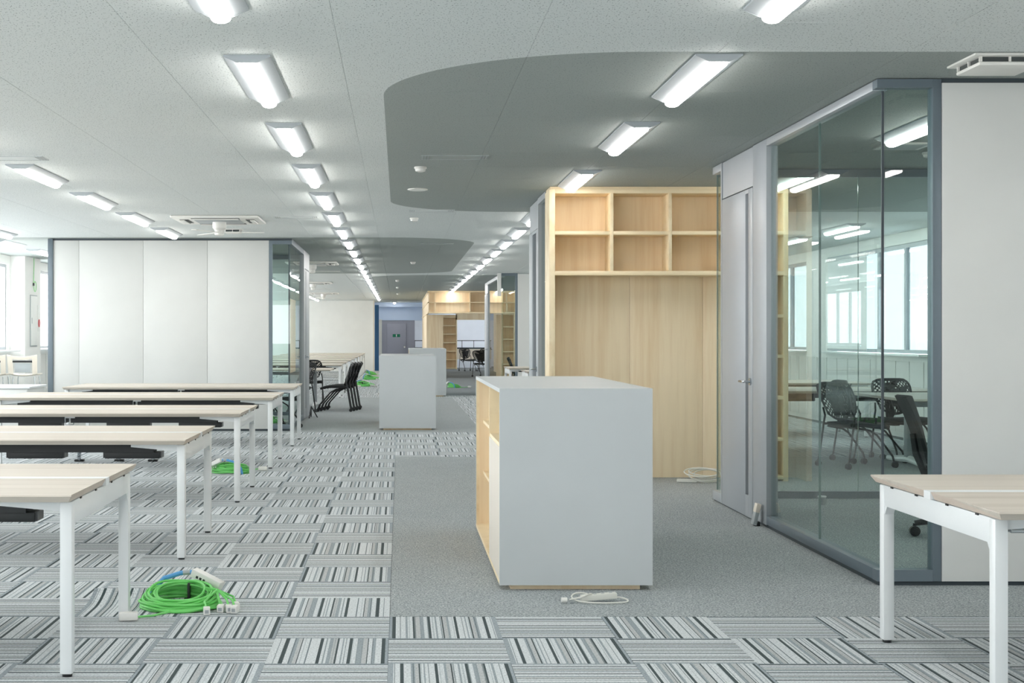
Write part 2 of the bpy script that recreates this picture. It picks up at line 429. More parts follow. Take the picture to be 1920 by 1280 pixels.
pts = [(0, 0, .45), (0, .02, .3), (0, .0, .1), (0, -.01, -.05)]+[(.005, .07+.08*math.cos(t), -.10+.09*math.sin(t)) for t in [math.pi-.0+k*.5 for k in range(13)]]
MB().tube(pts, .005, 6).build('cord', 'green', hc); MB().box(-.01, .012, -.03, .01, -.09, -.04, .003).build('tie', 'black', hc)

# ------------------------------------------------------------ glass rooms
def pane(name, b, parent):
    return bx(name, b, 'glass', parent)
def door_side(name, x, s, y0, y1, label, handle_y, slot):
    """door leaf in a wall plane x; s = direction of the corridor (-1: corridor on smaller x)"""
    r = empty(name, (x, (y0+y1)/2, 0)); struct(r, label, 'door'); w = (y1-y0)/2; t = .05
    xa, xb = (0, t) if s < 0 else (-t, 0)
    a, b = slot[0]-(y0+y1)/2, slot[1]-(y0+y1)/2
    lf = MB().box(xa, xb, -w+.012, min(a, b), .012, 2.40, .002).box(xa, xb, max(a, b), w-.012, .012, 2.40, .002)
    lf.box(xa, xb, min(a, b), max(a, b), .012, .17).box(xa, xb, min(a, b), max(a, b), 2.37, 2.40)
    lf.build('door_leaf', 'door_grey', r)
    MB().box(xb-.012 if s < 0 else xa, xb if s < 0 else xa+.012, min(a, b), max(a, b), .17, 2.37).build('pull_slot', 'slot', r)
    MB().box(xa+.01*(-s), xb, -w, w, 2.412, CEIL-.005).build('header_panel', 'door_grey', r)
    hy = handle_y-(y0+y1)/2; o = -1 if s < 0 else 1
    hb = MB().cyl((0 if s < 0 else 0, hy, 1.0), (o*.012, hy, 1.0), .026, n=16).build('handle_rose', 'chrome', r)
    MB().tube([(o*.012, hy, 1.0), (o*.05, hy, 1.0), (o*.056, hy+.006, 1.0), (o*.056, hy+.12, 1.0)], .009, 10).build('handle', 'chrome', r)
    return r
# right front room
X1 = 2.54
rs = empty('wall_right_glass', (0, 0, 0)); struct(rs, 'glass and steel partition of the front right meeting room along the aisle')
bx('base_rail', (X1+.012, X1+.075, 7.92, 10.21, .0, .025), 'dark_base', rs); bx('bottom_rail', (X1, X1+.08, 7.92, 10.21, .025, .085), 'steel', rs, .003)
bx('top_rail', (X1, X1+.08, 7.92, 10.21, 2.645, 2.695), 'alu', rs, .003)
pane('glass_pane', (X1+.034, X1+.046, 7.88, 9.047, .085, 2.645), rs); pane('glass_pane', (X1+.034, X1+.046, 9.053, 10.21, .085, 2.645), rs)
bx('joint_strip', (X1+.033, X1+.047, 9.049, 9.051, .085, 2.635), 'glass_edge', rs)
bx('wall_panel', (X1, X1+.08, 10.21, 10.60, .02, 2.695), 'door_grey', rs, .002)
bx('base_rail', (X1+.012, X1+.075, 10.21, 11.95, 0, .012), 'dark_base', rs)
bx('jamb', (X1, X1+.08, 11.63, 11.66, .012, 2.695), 'alu', rs)
bx('bottom_rail', (X1, X1+.08, 11.66, 11.96, .012, .085), 'alu', rs, .003); bx('top_rail', (X1, X1+.08, 11.66, 11.96, 2.635, 2.695), 'alu', rs, .003)
pane('glass_pane', (X1+.034, X1+.046, 11.66, 11.955, .085, 2.645), rs); bx('glass_edge', (X1+.033, X1+.047, 11.955, 11.962, .085, 2.635), 'glass_edge', rs)
bx('corner_joint', (X1+.032, X1+.044, 7.864, 7.876, .085, 2.635), 'dark_base', rs)
door_side('door_1', X1, -1, 10.60, 11.63, 'tall grey flush door with lever handle in the front right room partition', 10.66, (10.74, 10.83))
rf = empty('wall_right_front', (0, 0, 0)); struct(rf, 'white panelled end wall of the front right room with a narrow glass corner')
bx('bottom_rail', (X1, 2.835, 7.84, 7.92, .025, .085), 'steel', rf); bx('top_rail', (X1, 2.835, 7.84, 7.92, 2.65, 2.695), 'steel', rf)
pane('glass_pane', (X1+.05, 2.835, 7.864, 7.876, .085, 2.65), rf)
bx('post', (2.835, 2.882, 7.84, 7.92, .025, 2.695), 'steel', rf, .002)
bx('baseboard', (X1+.012, XR, 7.855, 7.92, 0, .025), 'dark_base', rf); bx('top_trim', (2.882, XR, 7.848, 7.92, 2.675, 2.699), 'dark_base', rf)
x = 2.884
while x < XR-.05:
    bx('wall_panel', (x, min(x+.925, XR), 7.84, 7.92, .025, 2.675), 'white_panel', rf, .0015); x += .927
rr = empty('wall_right_rear', (0, 0, 0)); struct(rr, 'frameless glass rear wall of the front right room')
bx('bottom_rail', (X1+.08, XR, 12.06, 12.12, .002, .06), 'steel', rr); bx('top_rail', (X1+.08, XR, 12.06, 12.12, 2.63, 2.695), 'steel', rr)
for a, b in ((2.62, 3.757), (3.763, 4.897), (4.903, 6.0), (6.006, XR)): pane('glass_pane', (a, b, 12.085, 12.095, .06, 2.63), rr)
bx('joint_strip', (3.7585, 3.7615, 12.084, 12.096, .06, 2.63), 'glass_edge', rr)
# left middle room
X2 = -1.51; YF = 20.68
lf = empty('wall_left_front', (0, 0, 0)); struct(lf, 'wide white panelled wall of the left room behind the tables')
bx('post', (-4.925, -4.855, YF-.03, YF+.08, .0, 2.695), 'steel', lf, .002)
x = -4.855-.55
for a, b in ((-4.853, -4.497), (-4.493, -3.597), (-3.593, -2.697), (-2.693, -1.832)): bx('wall_panel', (a, b, YF, YF+.08, .03, 2.672), 'white_panel', lf, .0008)
bx('top_trim', (-4.855, X2, YF, YF+.08, 2.674, 2.699), 'dark_base', lf); bx('baseboard', (-4.855, X2, YF+.015, YF+.08, 0, .03), 'dark_base', lf)
bx('post', (-1.83, -1.785, YF, YF+.08, .03, 2.672), 'steel', lf); bx('bottom_rail', (-1.785, X2, YF, YF+.08, .03, .09), 'steel', lf)
bx('top_rail', (-1.785, X2, YF, YF+.08, 2.62, 2.672), 'steel', lf); pane('glass_pane', (-1.785, X2-.02, YF+.034, YF+.046, .09, 2.62), lf)
ls = empty('wall_left_glass', (0, 0, 0)); struct(ls, 'glass partition side of the left room facing the aisle')
bx('bottom_rail', (X2-.08, X2, YF+.08, 23.3, .02, .09), 'steel', ls); bx('top_rail', (X2-.08, X2, YF+.08, 23.3, 2.62, 2.695), 'steel', ls)
pane('glass_pane', (X2-.046, X2-.034, YF+.06, 22.0, .09, 2.62), ls); pane('glass_pane', (X2-.046, X2-.034, 22.006, 23.3, .09, 2.62), ls)
bx('corner_joint', (X2-.05, X2-.03, YF+.04, YF+.06, .09, 2.62), 'dark_base', ls)
bx('wall_panel', (X2-.08, X2, 23.3, 23.55, .02, 2.695), 'alu', ls)
door_side('door_2', X2, 1, 23.55, 24.7, 'grey flush door in the left room partition beside the chairs', 23.65, (23.72, 23.82))
lr = empty('wall_left_rear', (0, 0, 0)); struct(lr, 'glass rear wall of the left room with dark head rail')
bx('bottom_rail', (-4.85, X2, 24.78, 24.84, .002, .06), 'steel', lr); bx('top_rail', (-4.85, X2, 24.78, 24.84, 2.62, 2.695), 'steel', lr)
for a, b in ((-4.85, -3.2), (-3.19, X2-.09)): pane('glass_pane', (a, b, 24.805, 24.815, .06, 2.62), lr)
lx = struct(bx('wall_left_side', (-4.93, -4.855, 20.76, 24.85, .002, 2.695), 'white_panel'), 'white side wall closing the left room towards the windows')
# middle right partition beyond the bookcase
X3 = 1.375
mr = empty('wall_right_middle', (0, 0, 0)); struct(mr, 'narrow glass partition with door beyond the plywood bookcase')
bx('bottom_rail', (X3, X3+.08, 13.93, 14.62, .01, .085), 'alu', mr); bx('top_rail', (X3, X3+.08, 13.93, 14.62, 2.635, 2.695), 'alu', mr)
pane('glass_pane', (X3+.034, X3+.046, 13.93, 14.62, .085, 2.635), mr); bx('jamb', (X3, X3+.08, 14.62, 14.68, .01, 2.695), 'alu', mr)
door_side('door_3', X3, -1, 14.68, 15.65, 'grey door seen edge on beyond the plywood bookcase', 14.76, (14.85, 15.25))
# far right room
X4 = 2.21
fr_ = empty('wall_far_right', (0, 0, 0)); struct(fr_, 'far right room partition of green glass and white panels')
bx('post', (2.51, 2.56, 31.95, 32.03, .02, 2.695), 'steel', fr_); pane('glass_pane', (X4, 2.51, 31.98, 31.99, .08, 2.64), fr_)
bx('top_rail', (X4, 2.51, 31.95, 32.03, 2.64, 2.695), 'steel', fr_); bx('bottom_rail', (X4, 2.51, 31.95, 32.03, .0, .08), 'steel', fr_)
for k in range(5): bx('wall_panel', (2.562+.82*k, 2.56+.82*(k+1), 31.95, 32.03, .03, 2.68), 'white_panel', fr_)
bx('top_rail', (X4, X4+.08, 32.03, 37.1, 2.62, 2.695), 'alu', fr_); bx('bottom_rail', (X4, X4+.08, 32.03, 37.1, .0, .08), 'alu', fr_)
for a, b in ((32.03, 33.7), (33.71, 35.4), (35.41, 37.1)): pane('glass_pane', (X4+.034, X4+.046, a, b, .08, 2.62), fr_)
bx('header_panel', (X4-.09, X4-.01, 31.9, 31.96, 2.2, 2.695), 'white_panel', fr_)
door_side('door_4', X4, -1, 37.1, 38.3, 'far grey door at the end of the far right glass partition', 37.2, (37.3, 37.5))

# ------------------------------------------------------------ far end
we = struct(bx('wall_end_left', (XL, -1.0, 56.5, 56.7, 0, CEIL), 'white_wall'), 'plain white end wall behind the far table rows')
bx('wall_edge', (-1.0, -.96, 56.45, 56.7, 0, CEIL), 'cream', we).location -= we.location
bf = struct(bx('trim_1', (-.955, -.80, 57.2, 57.25, 0, 2.55), 'blue_film'), 'narrow blue protective film strip at the far corridor corner', 'trim')
fs_ = struct(bx('trim_2', (-.83, -.70, 58.6, 58.7, 0, 2.0), 'white_wall'), 'narrow white panel leaning beside the blue strip at the corridor end', 'trim')
ew = empty('wall_end', (0, 60.0, 0)); struct(ew, 'end wall coloured by blue daylight above the grey exit door')
MB().box(-1.1, .95, 0, .15, 1.98, CEIL).build('upper_wall', 'blue_lit_wall', ew); MB().box(-1.1, -.78, 0, .15, 0, 1.98).build('side_wall', 'blue_lit_wall', ew)
MB().box(-1.1, .95, -.35, 0, 2.52, CEIL).build('beam', 'blue_lit_wall', ew)
MB().box(-.78, .62, .05, .15, 0, 1.98).build('door_surround', 'far_door', ew)
d5 = empty('door_5', (-.12, 60.04, 0)); struct(d5, 'grey exit door with two small green signs at the far end', 'door')
MB().box(-.39, .39, -.03, .0, .01, 1.84, .004).build('door_leaf', 'far_door', d5)
MB().cyl((.33, -.03, .9), (.33, -.07, .9), .035, n=12).build('door_knob', 'chrome', d5)
for dx in (-.09, .08):
    sg = MB().box(dx-.065, dx+.065, -.036, -.031, 1.30, 1.42).build('exit_sign', 'sign_green', d5)
MB().box(-.02, .01, -.036, -.031, 1.33, 1.40).build('sign_gap', 'white_wall', d5)
st = struct(bx('wall_stair', (XL, XR, 65.6, 65.8, 0, CEIL), 'stair_wall'), 'pale stairwell wall behind the far opening')
rl = empty('railing', (2.2, 62.5, 0)); tag(rl, 'thin black stairwell railing seen through the far bookcase opening', 'railing')
MB().tube([(-1.6, 0, 1.15), (2.2, 0, 1.15)], .015, 6).build('rail', 'black', rl)
for k in range(8): MB().tube([(-1.55+.5*k, 0, .85), (-1.55+.5*k, 0, 1.15)], .012, 6).build('baluster', 'black', rl)
MB().box(-1.6, 2.2, -.03, .03, .80, .86).build('bottom_rail', 'dark_base', rl); MB().box(-1.6, 2.2, -.02, .02, .36, .80).build('parapet', 'cream', rl); MB().box(-1.6, 2.2, -.03, .03, 0, .36).build('curb', 'stair_wall', rl)

# ------------------------------------------------------------ ceiling lights
def lamp_proto():
    r = empty('ceiling_light'); L = 1.25
    prof = [(-.115, 0), (-.115, -.008), (-.05, -.036), (.05, -.036), (.115, -.008), (.115, 0)]
    MB().prism(prof, 'y', 0, L).build('reflector', 'lamp_body', r)
    for a, b in ((-.004, 0), (L, L+.004)): MB().prism([(p[0], p[1]*1.05) for p in prof], 'y', a, b).build('end_cap', 'lamp_body', r)
    n = 8; pr = [(-.042, -.036)]+[(-.042*math.cos(math.pi*k/n), -.046-.022*math.sin(math.pi*k/n)) for k in range(n+1)]+[(.042, -.036)]
    MB().prism(pr[::-1], 'y', .012, L-.012).build('diffuser', 'diffuser', r)
    return r
LP = lamp_proto(); lused = [0]
def lamp(x, y, label, group):
    o = LP if lused[0] == 0 else copy_tree(LP); lused[0] += 1
    o.location = (x, y, CEIL); tag(o, label, 'ceiling light', group); return o
for k in range(-1, 21):
    lamp(-.745, 7.2+2.28*k, '%s white strip light from the camera in the long row over the aisle edge' % ORD[k+1], 'ceiling lights of the aisle row')
ry = [4.92, 7.17, 9.44, 12.17]+[16.32+2.28*k for k in range(13)]
for k, y in enumerate(ry):
    lamp(1.555, y, '%s white strip light from the camera in the row crossing the grey ceiling' % ORD[k], 'ceiling lights of the grey ceiling row')
for k in range(-1, 5):
    lamp(-3.03, 9.48+2.28*k, '%s white strip light from the camera in the row above the left tables' % ORD[k+1], 'ceiling lights above the left tables')
for k, (x, y) in enumerate(((-5.25, 18.6), (-5.7, 20.88), (-5.75, 23.16))):
    lamp(x, y, '%s white strip light from the camera near the left windows' % ORD[k], 'ceiling lights near the left windows')
for k, (x, y) in enumerate(((3.4, 8.95), (3.4, 12.17))):
    lamp(x, y, '%s white strip light inside the front right glass room' % ('nearer', 'farther')[k], 'ceiling lights of the right room')
for k, (x, y) in enumerate(((5.55, 17.9), (5.55, 20.2), (5.55, 22.5), (3.4, 18.6), (3.4, 20.88), (3.4, 23.16), (5.55, 24.8), (3.4, 25.4))):
    lamp(x, y, '%s strip light seen through glass near the right windows' % ORD[k], 'ceiling lights near the right windows')
for q, (x, nm) in enumerate(((-3.03, 'nearer the aisle'), (-5.3, 'nearer the windows'))):  # rows added to brighten the far left area
    for k in range(12):
        lamp(x, 26.1+2.5*k, '%s added strip light over the far table rows, row %s' % (ORD[k], nm), 'added ceiling lights over the far tables')
for k in range(10):  # row added to brighten the far right bays
    lamp(4.3, 28.0+2.6*k, 'added strip light over the far right bays behind the partitions', 'added ceiling lights of the far right bays')
for k, (x, y) in enumerate(((-3.2, 21.6), (-3.2, 23.2))):  # lamps added to lift the light in the left room
    lamp(x, y, '%s added strip light inside the left glass room' % ('nearer', 'farther')[k], 'added ceiling lights of the left room')
for k, (x, y) in enumerate(((-.2, 58.2), (.8, 61.6), (2.4, 61.6), (2.4, 63.6), (4.0, 62.6), (2.6, 51.0), (2.6, 56.0))):  # lamps added because the stairwell and corridor end came out dark
    lamp(x, y, '%s strip light added to light the stairwell behind the far bookcase' % ORD[k], 'added ceiling lights of the stairwell')
# unseen lamps added beside and behind the viewpoint to even the light
for k, (x, y) in enumerate([(x, y) for y in (.36, 2.64) for x in (-5.3, -3.03, -.745, 1.555, 4.0)]+[(4.0, 4.92), (5.8, 4.92), (5.8, 2.64)]+[(-5.3, 4.92), (-3.03, 4.92), (-5.3, 7.2), (-5.3, 9.48), (-5.3, 11.76), (-5.3, 14.04), (-5.3, 16.32), (5.6, 8.95), (5.6, 12.17)]):
    lamp(x, y, 'strip light added out of view in the camera end of the office', 'added ceiling lights around the viewpoint')

# ------------------------------------------------------------ ceiling fittings
def slot_panel(x, y, w, label, mat):
    r = empty('access_panel', (x, y, CEIL)); tag(r, label, 'ceiling panel', 'narrow ceiling slot panels')
    MB().box(-w/2, w/2, -.12, .12, -.0025, 0).build('plate', mat, r)
    for s in (-1, 1):
        for k in range(3): MB().box(s*(w/2-.015-.022*k)-.004, s*(w/2-.015-.022*k)+.004, -.11, .11, -.005, -.0025).build('slat', 'grey_plastic', r)
        MB().box(-w/2, w/2, s*.117-.003, s*.117+.003, -.005, -.0025).build('edge', 'grey_plastic', r)
M['dark_ceiling'] = plain('dark_ceiling_paint', lin(165, 172, 169), .8); M['white_ceiling'] = plain('white_ceiling_paint', lin(222, 227, 226), .8)
slot_panel(.42, 11.3, .52, 'narrow slotted panel in the grey ceiling near its rounded corner', 'dark_ceiling')
slot_panel(.35, 16.1, .50, 'narrow slotted panel at the back edge of the grey ceiling', 'white_ceiling')
slot_panel(-1.19, 17.0, .50, 'narrow slotted panel in the white ceiling beside the cassette air conditioner', 'white_ceiling')
slot_panel(-3.0, 11.35, .55, 'narrow slotted panel in the white ceiling at the far left', 'white_ceiling')
slot_panel(.55, 21.9, .5, 'narrow slotted panel in the second grey ceiling', 'dark_ceiling')
def detector(x, y, label):
    r = empty('smoke_detector', (x, y, CEIL)); tag(r, label, 'smoke detector', 'round ceiling smoke detectors')
    MB().lathe([(.05, 0), (.052, -.012), (.045, -.018)][::-1], 20).build('base', 'white_plastic', r); MB().lathe([(.044, -.018), (.04, -.035), (.02, -.042)][::-1], 20).build('sensor', 'white_plastic', r)
detector(.17, 11.95, 'round white smoke detector on the grey ceiling left of centre'); detector(.17, 17.1, 'small white smoke detector behind the grey ceiling edge')
detector(.25, 27.2, 'small white smoke detector on the second grey ceiling'); detector(-.05, 36.0, 'nearest of the far white detectors over the aisle'); detector(-.05, 41.0, 'middle one of the far white detectors over the aisle'); detector(-.05, 47.0, 'farthest of the white detectors over the aisle')
dl = empty('downlight', (.17, 13.75, CEIL)); tag(dl, 'flat white round downlight on the grey ceiling behind the detector', 'downlight')
MB().lathe([(.095, 0), (.095, -.008), (.08, -.012)][::-1], 24).build('ring', 'white_plastic', dl); MB().lathe([(.078, -.004), (.078, -.0135)][::-1], 24).build('lens', 'white_wall', dl)
detector(3.95, 11.0, 'round white smoke detector seen inside the front right glass room')
sp_ = empty('ceiling_panel', (3.62, 10.6, CEIL)); tag(sp_, 'square white ceiling panel inside the front right glass room', 'ceiling panel')
MB().box(-.17, .17, -.17, .17, -.012, 0, .003).build('frame', 'white_plastic', sp_); MB().box(-.13, .13, -.13, .13, -.015, -.011).build('inset', 'grey_plastic', sp_)

def cassette(x, y, w, label, fan=True):
    r = empty('air_conditioner', (x, y, CEIL)); tag(r, label, 'air conditioner', 'ceiling cassette air conditioners'); h = w/2
    MB().box(-h, h, -h, h, -.03, 0, .012).build('panel', 'white_plastic', r)
    MB().box(-h*.52, h*.52, -h*.52, h*.52, -.042, -.028, .004).build('grille', 'grey_plastic', r)
    for sx, sy in ((0, -1), (0, 1), (1, 0), (-1, 0)):
        if sx: MB().box(sx*h*.76-.05, sx*h*.76+.05, -h*.5, h*.5, -.034, -.026).build('outlet', 'vent_dark', r)
        else: MB().box(-h*.55, h*.55, sy*h*.76-.05, sy*h*.76+.05, -.034, -.026).build('outlet', 'vent_dark', r)
        if sx: MB().box(sx*h*.8-.02, sx*h*.8+.03, -h*.48, h*.48, -.046, -.036).build('louvre', 'white_plastic', r)
        else: MB().box(-h*.53, h*.53, sy*h*.8-.02, sy*h*.8+.03, -.046, -.036).build('louvre', 'white_plastic', r)
    if fan:
        f = MB().lathe([(.08, -.04), (.08, -.11), (.055, -.14), (.055, -.19), (.03, -.20)][::-1], 20).build('fan_motor', 'white_plastic', r)
        for k in range(3):
            a = math.pi*2*k/3+.06; R = Matrix.Rotation(a, 4, 'Z')
            MB().box(.05, .52, -.035, .035, -.165, -.160, 0, R).build('fan_blade', 'white_plastic', r)
cassette(-2.1, 17.2, 1.0, 'white ceiling cassette air conditioner with hanging fan over the left tables')
cassette(-1.62, 27.4, .95, 'ceiling cassette air conditioner beyond the left room corner')
cassette(-2.2, 37.5, .95, 'ceiling cassette with fan over the far tables, nearer of two'); cassette(-2.4, 46.5, .95, 'ceiling cassette with fan over the far tables, farther of two')
cassette(4.85, 22.0, .95, 'ceiling cassette seen through glass near the right windows', False)
def small_unit(x, y, w, label):
    r = empty('ceiling_vent_unit', (x, y, CEIL)); tag(r, label, 'ventilation unit', 'small square ceiling ventilation units'); h = w/2
    MB().box(-h, h, -h, h, -.012, 0, .004).build('base', 'white_plastic', r)
    MB().box(-h*.74, h*.74, -h*.74, h*.74, -.036, -.012).build('core', 'vent_dark', r)
    for a in (-.78, -.02, .74):
        for s in (-1, 1):
            MB().box(h*a, h*(a+.05), s*h*.77-.006, s*h*.77+.006, -.036, -.012).build('louvre', 'white_plastic', r)
            MB().box(s*h*.77-.006, s*h*.77+.006, h*a, h*(a+.05), -.036, -.012).build('louvre', 'white_plastic', r)
    MB().box(-h*.82, h*.82, -h*.82, h*.82, -.055, -.036, .008).build('cover', 'white_plastic', r)
small_unit(2.97, 7.32, .37, 'square white slotted ventilation unit above the front right room')
small_unit(-2.13, 18.9, .24, 'small white slotted ventilation unit behind the hanging fan')

# ------------------------------------------------------------ long double tables
def table_proto(L, D=1.4, trays=True):
    r = empty('double_table'); h = L/2; d = D/2; zt = .718; g = .036
    for s in (-1, 1):
        y0, y1 = (g, d) if s > 0 else (-d, -g)
        out = s*d
        prof = [(s*g, zt), (s*g, zt-.03), (out-s*.022, zt-.03), (out, zt-.006), (out-s*.003, zt)]
        top = MB().prism(prof, 'x', -h+.0, h-.0)
        for v in top.bm.verts:
            if v.co.z < zt-.02: v.co.x *= (h-.016)/h
        top.build('table_top', 'table', r)
        for e in (-1, 1):
            MB().poly([(e*(h+.0006), s*g, zt-.001), (e*(h+.0006), s*(d-.003), zt-.001), (e*(h+.0006), s*d, zt-.006), (e*(h-.0154), s*(d-.022), zt-.03), (e*(h-.0154), s*g, zt-.03)], [[0, 1, 2, 3, 4]]).build('edge_band', 'table_edge', r)
    MB().box(-h+.01, h-.01, -g+.001, g-.001, zt-.02, zt+.0008).build('duct_cover', 'white_metal', r)
    for e in (-1, 1): MB().box(e*(h-.008)-.01, e*(h-.008)+.01, -g+.001, g-.001, zt-.03, zt+.0012).build('duct_cap', 'white_metal', r)
    for ex in (-1, 1):
        xa, xb = sorted((ex*(h-.014), ex*(h-.062)))
        for ey in (-1, 1):
            ya, yb = sorted((ey*(d-.075), ey*(d-.130)))
            lg = MB().box(xa, xb, ya, yb, .012, zt-.034, .006).build('leg', 'white_metal', r)
            MB().cyl(((xa+xb)/2, (ya+yb)/2, 0), ((xa+xb)/2, (ya+yb)/2, .013), .019, n=12).build('foot', 'black', lg)
        MB().box(xa+.004, xb-.001, -d+.12, d-.12, zt-.125, zt-.034, .003).build('end_beam', 'white_metal', r)
        for ey in (-1, 1):
            a = ey*(d-.13); MB().prism([(a, zt-.124), (a-ey*.03, zt-.124), (a, zt-.16)], 'x', xa+.006, xb-.004).build('gusset', 'white_metal', r)
        for q in (-.33, -.12, .12, .33): MB().box(ex*(h-.014)-.002, ex*(h-.014)+.002, q*D-.012, q*D+.012, zt-.038, zt-.031).build('clip', 'black', r)
    for s in (-1, 1):
        MB().box(-h+.06, h-.06, s*.24-.025, s*.24+.025, zt-.085, zt-.032).build('long_beam', 'white_metal', r)
        for ex in (-1, 1):
            MB().prism([(ex*(h-.062), zt-.034), (ex*(h-.34), zt-.034), (ex*(h-.34), zt-.05), (ex*(h-.062), zt-.075)], 'y', s*(d-.125)-.02, s*(d-.125)+.02).build('corner_bracket', 'white_metal', r)
    if trays:
        for s in (-1, 1):
            yc = s*(d-.20)
            for xa, xb in ((-h+.21, -.02), (.02, h-.21)):
                MB().prism([(yc-.06, zt-.036), (yc-.06, zt-.085), (yc+.06, zt-.085), (yc+.06, zt-.036)], 'x', xa, xb).build('cable_tray', 'black', r)
            for xc in (-.81, -.23, .48, 1.06):
                bxo = MB().box(xc-.165, xc+.165, yc-.055, yc+.055, zt-.122, zt-.084, .004).build('tray_box', 'black', r)
                for e in (-1, 1): MB().box(xc+e*.168-.006, xc+e*.168+.006, yc-.05, yc+.05, zt-.118, zt-.082).build('latch', 'black_gloss', bxo)
            hk = [(-.02, yc-.075, zt-.034), (-.02, yc-.075, zt-.10), (.045, yc-.075, zt-.10), (.045, yc-.06, zt-.088)]
            MB().tube(hk, .004, 6).build('cable_hook', 'chrome', r)
            MB().box(-.015, .055, yc-.09, yc-.06, zt-.046, zt-.034).build('hook_plate', 'white_metal', r)
    return r
TP = table_proto(2.8); tuse = [0]
def table(x, y, label, group):
    o = TP if not tuse[0] else copy_tree(TP); tuse[0] += 1
    o.location = (x, y, .0); tag(o, label, 'table', group); return o
lab = ['nearest long pale wood table with white legs at lower left, partly cut off', 'second long pale wood double table from the front in the left rows', 'middle one of the five long pale tables in the left rows', 'fourth long pale wood double table from the front in the left rows', 'rearmost of the five long tables, close to the white panel wall']
for k in range(5): table(-2.66, 6.36+3.02*k, lab[k], 'long double tables in the left rows')
rt = table(2.08+1.4, 5.81, 'long pale wood double table cut off at the lower right corner', 'long double tables on the right')
MB().tube([(-1.31, -.58, .68), (-1.31, -.58, .635), (-1.16, -.58, .635), (-1.16, -.58, .66)], .005, 6).tube([(-1.31, -.50, .68), (-1.31, -.50, .635), (-1.16, -.50, .635), (-1.16, -.50, .66)], .005, 6).tube([(-1.31, -.58, .635), (-1.31, -.50, .635)], .005, 6).build('cable_basket', 'chrome', rt)
for k in range(8): table(-2.66, 32.6+3.02*k, '%s far pale table from the left room towards the white end wall' % ORD[k], 'far table rows beyond the left room')
table(4.75, 17.2, 'long pale table behind the mesh chairs seen through glass', 'long double tables on the right'); table(4.78, 20.0, 'farther long pale table by the right windows seen through glass', 'long double tables on the right')
table(3.52, 29.3, 'white table in front of the far right room, nearer of two', 'tables before the far right room'); table(3.62, 26.3, 'white table just behind the middle partition, in front of the far right room', 'tables before the far right room')

# ------------------------------------------------------------ bookcases
def cabinet(name, x0, x1, y0, y1, label, detail):
    r = empty(name, ((x0+x1)/2, (y0+y1)/2, 0)); tag(r, label, 'cabinet', 'low grey shelf cabinets along the aisle')
    w, l, zt = (x1-x0)/2, (y1-y0)/2, 1.055; t = .022; zb = .028
    MB().box(-w+.06, w-.06, -l+.04, l-.04, 0, zb).build('plinth', 'ply', r)
    MB().box(-w, w, -l+t, l-t, zt-t, zt).build('top_panel', 'cabinet', r)
    MB().box(-w, w, -l, -l+t, zb, zt).build('end_panel', 'cabinet', r); MB().box(-w, w, l-t, l, zb, zt).build('end_panel', 'cabinet', r)
    MB().box(-w, w, -l+t, l-t, zb, zb+t).build('bottom_panel', 'ply_edge', r)
    MB().box(w-.02, w, -l+t, l-t, zb+t, zt-t).build('back_panel', 'cabinet', r)
    MB().box(-.01, .01, -l+t, l-t, zb+t, zt-t).build('middle_panel', 'ply', r)
    yd = -l+.90
    MB().box(-w+.0005, -.01, yd, yd+.02, zb+t, zt-t).build('divider', 'ply_edge', r)
    MB().box(-w+.02, -.01, l-t-.004, l-t, zb+t, zt-t).build('end_lining', 'ply', r); MB().box(-w+.003, -w+.02, l-t-.004, l-t, zb+t, zt-t).build('edge_lipping', 'ply_edge', r)
    for z in (.412, .757):
        sh = MB().box(-w+.05, -.01, yd+.02, l-t-.004, z-.02, z).build('shelf', 'ply_edge', r)
    MB().box(-w+.004, -.01, -l+t, yd, .745, .765).build('shelf', 'ply_edge', r)
    MB().box(-w+.0005, -w+.02, -l+t+.002, yd-.001, zb+t, .745).build('ribbed_door', 'ribbed', r)
    return r
cabinet('shelf_cabinet', .523, 1.322, 7.70, 10.10, 'large pale grey cabinet with open plywood shelves on the plain carpet in front', True)
cabinet('shelf_cabinet', -.287, .515, 20.85, 23.25, 'middle pale grey cabinet end standing on the second plain carpet', True)
cabinet('shelf_cabinet', .212, 1.03, 32.5, 34.9, 'far grey cabinet half hidden behind the middle one', True)

bk = empty('bookcase', (2.46, 13.5, 0)); tag(bk, 'tall built-in plywood bookcase with cubbyholes above a plain back panel', 'bookcase')
bx0, bx1 = 1.372-2.46, 3.56-2.46; zt = 2.672
MB().box(bx0, bx0+.052, 0, .40, .0, zt, .001).build('side_panel', 'ply_edge', bk)
MB().box(bx1-.045, bx1, 0, .40, .0, zt, .001).build('side_panel', 'ply_edge', bk)
MB().box(bx0+.052, bx1-.045, 0, .40, zt-.035, zt, .001).build('top_panel', 'ply_h', bk); MB().box(bx0+.01, bx1, .02, .40, zt, 2.699).build('cornice', 'ply_h', bk)
zl, zm = 1.888, 2.275
MB().box(bx0+.052, bx1-.045, 0, .35, zl, zl+.038, .001).build('lower_shelf', 'ply_h', bk)
cells = [bx0+.052, bx0+.052+.505, bx0+.052+.535, bx0+.052+1.04, bx0+.052+1.07, bx0+.052+1.575, bx0+.052+1.605, bx1-.045]
for a, b in ((1, 2), (3, 4), (5, 6)):
    MB().box(cells[a], cells[b], .002, .35, zl+.038, zt-.035, .001).build('divider', 'ply_edge', bk)
for a, b in ((0, 1), (2, 3), (4, 5), (6, 7)):
    MB().box(cells[a], cells[b], .003, .35, zm-.016, zm+.016, .001).build('shelf', 'ply_h', bk)
    MB().box(cells[a], cells[b], .34, .352, zl+.038, zt-.035).build('cubby_back', 'ply', bk)
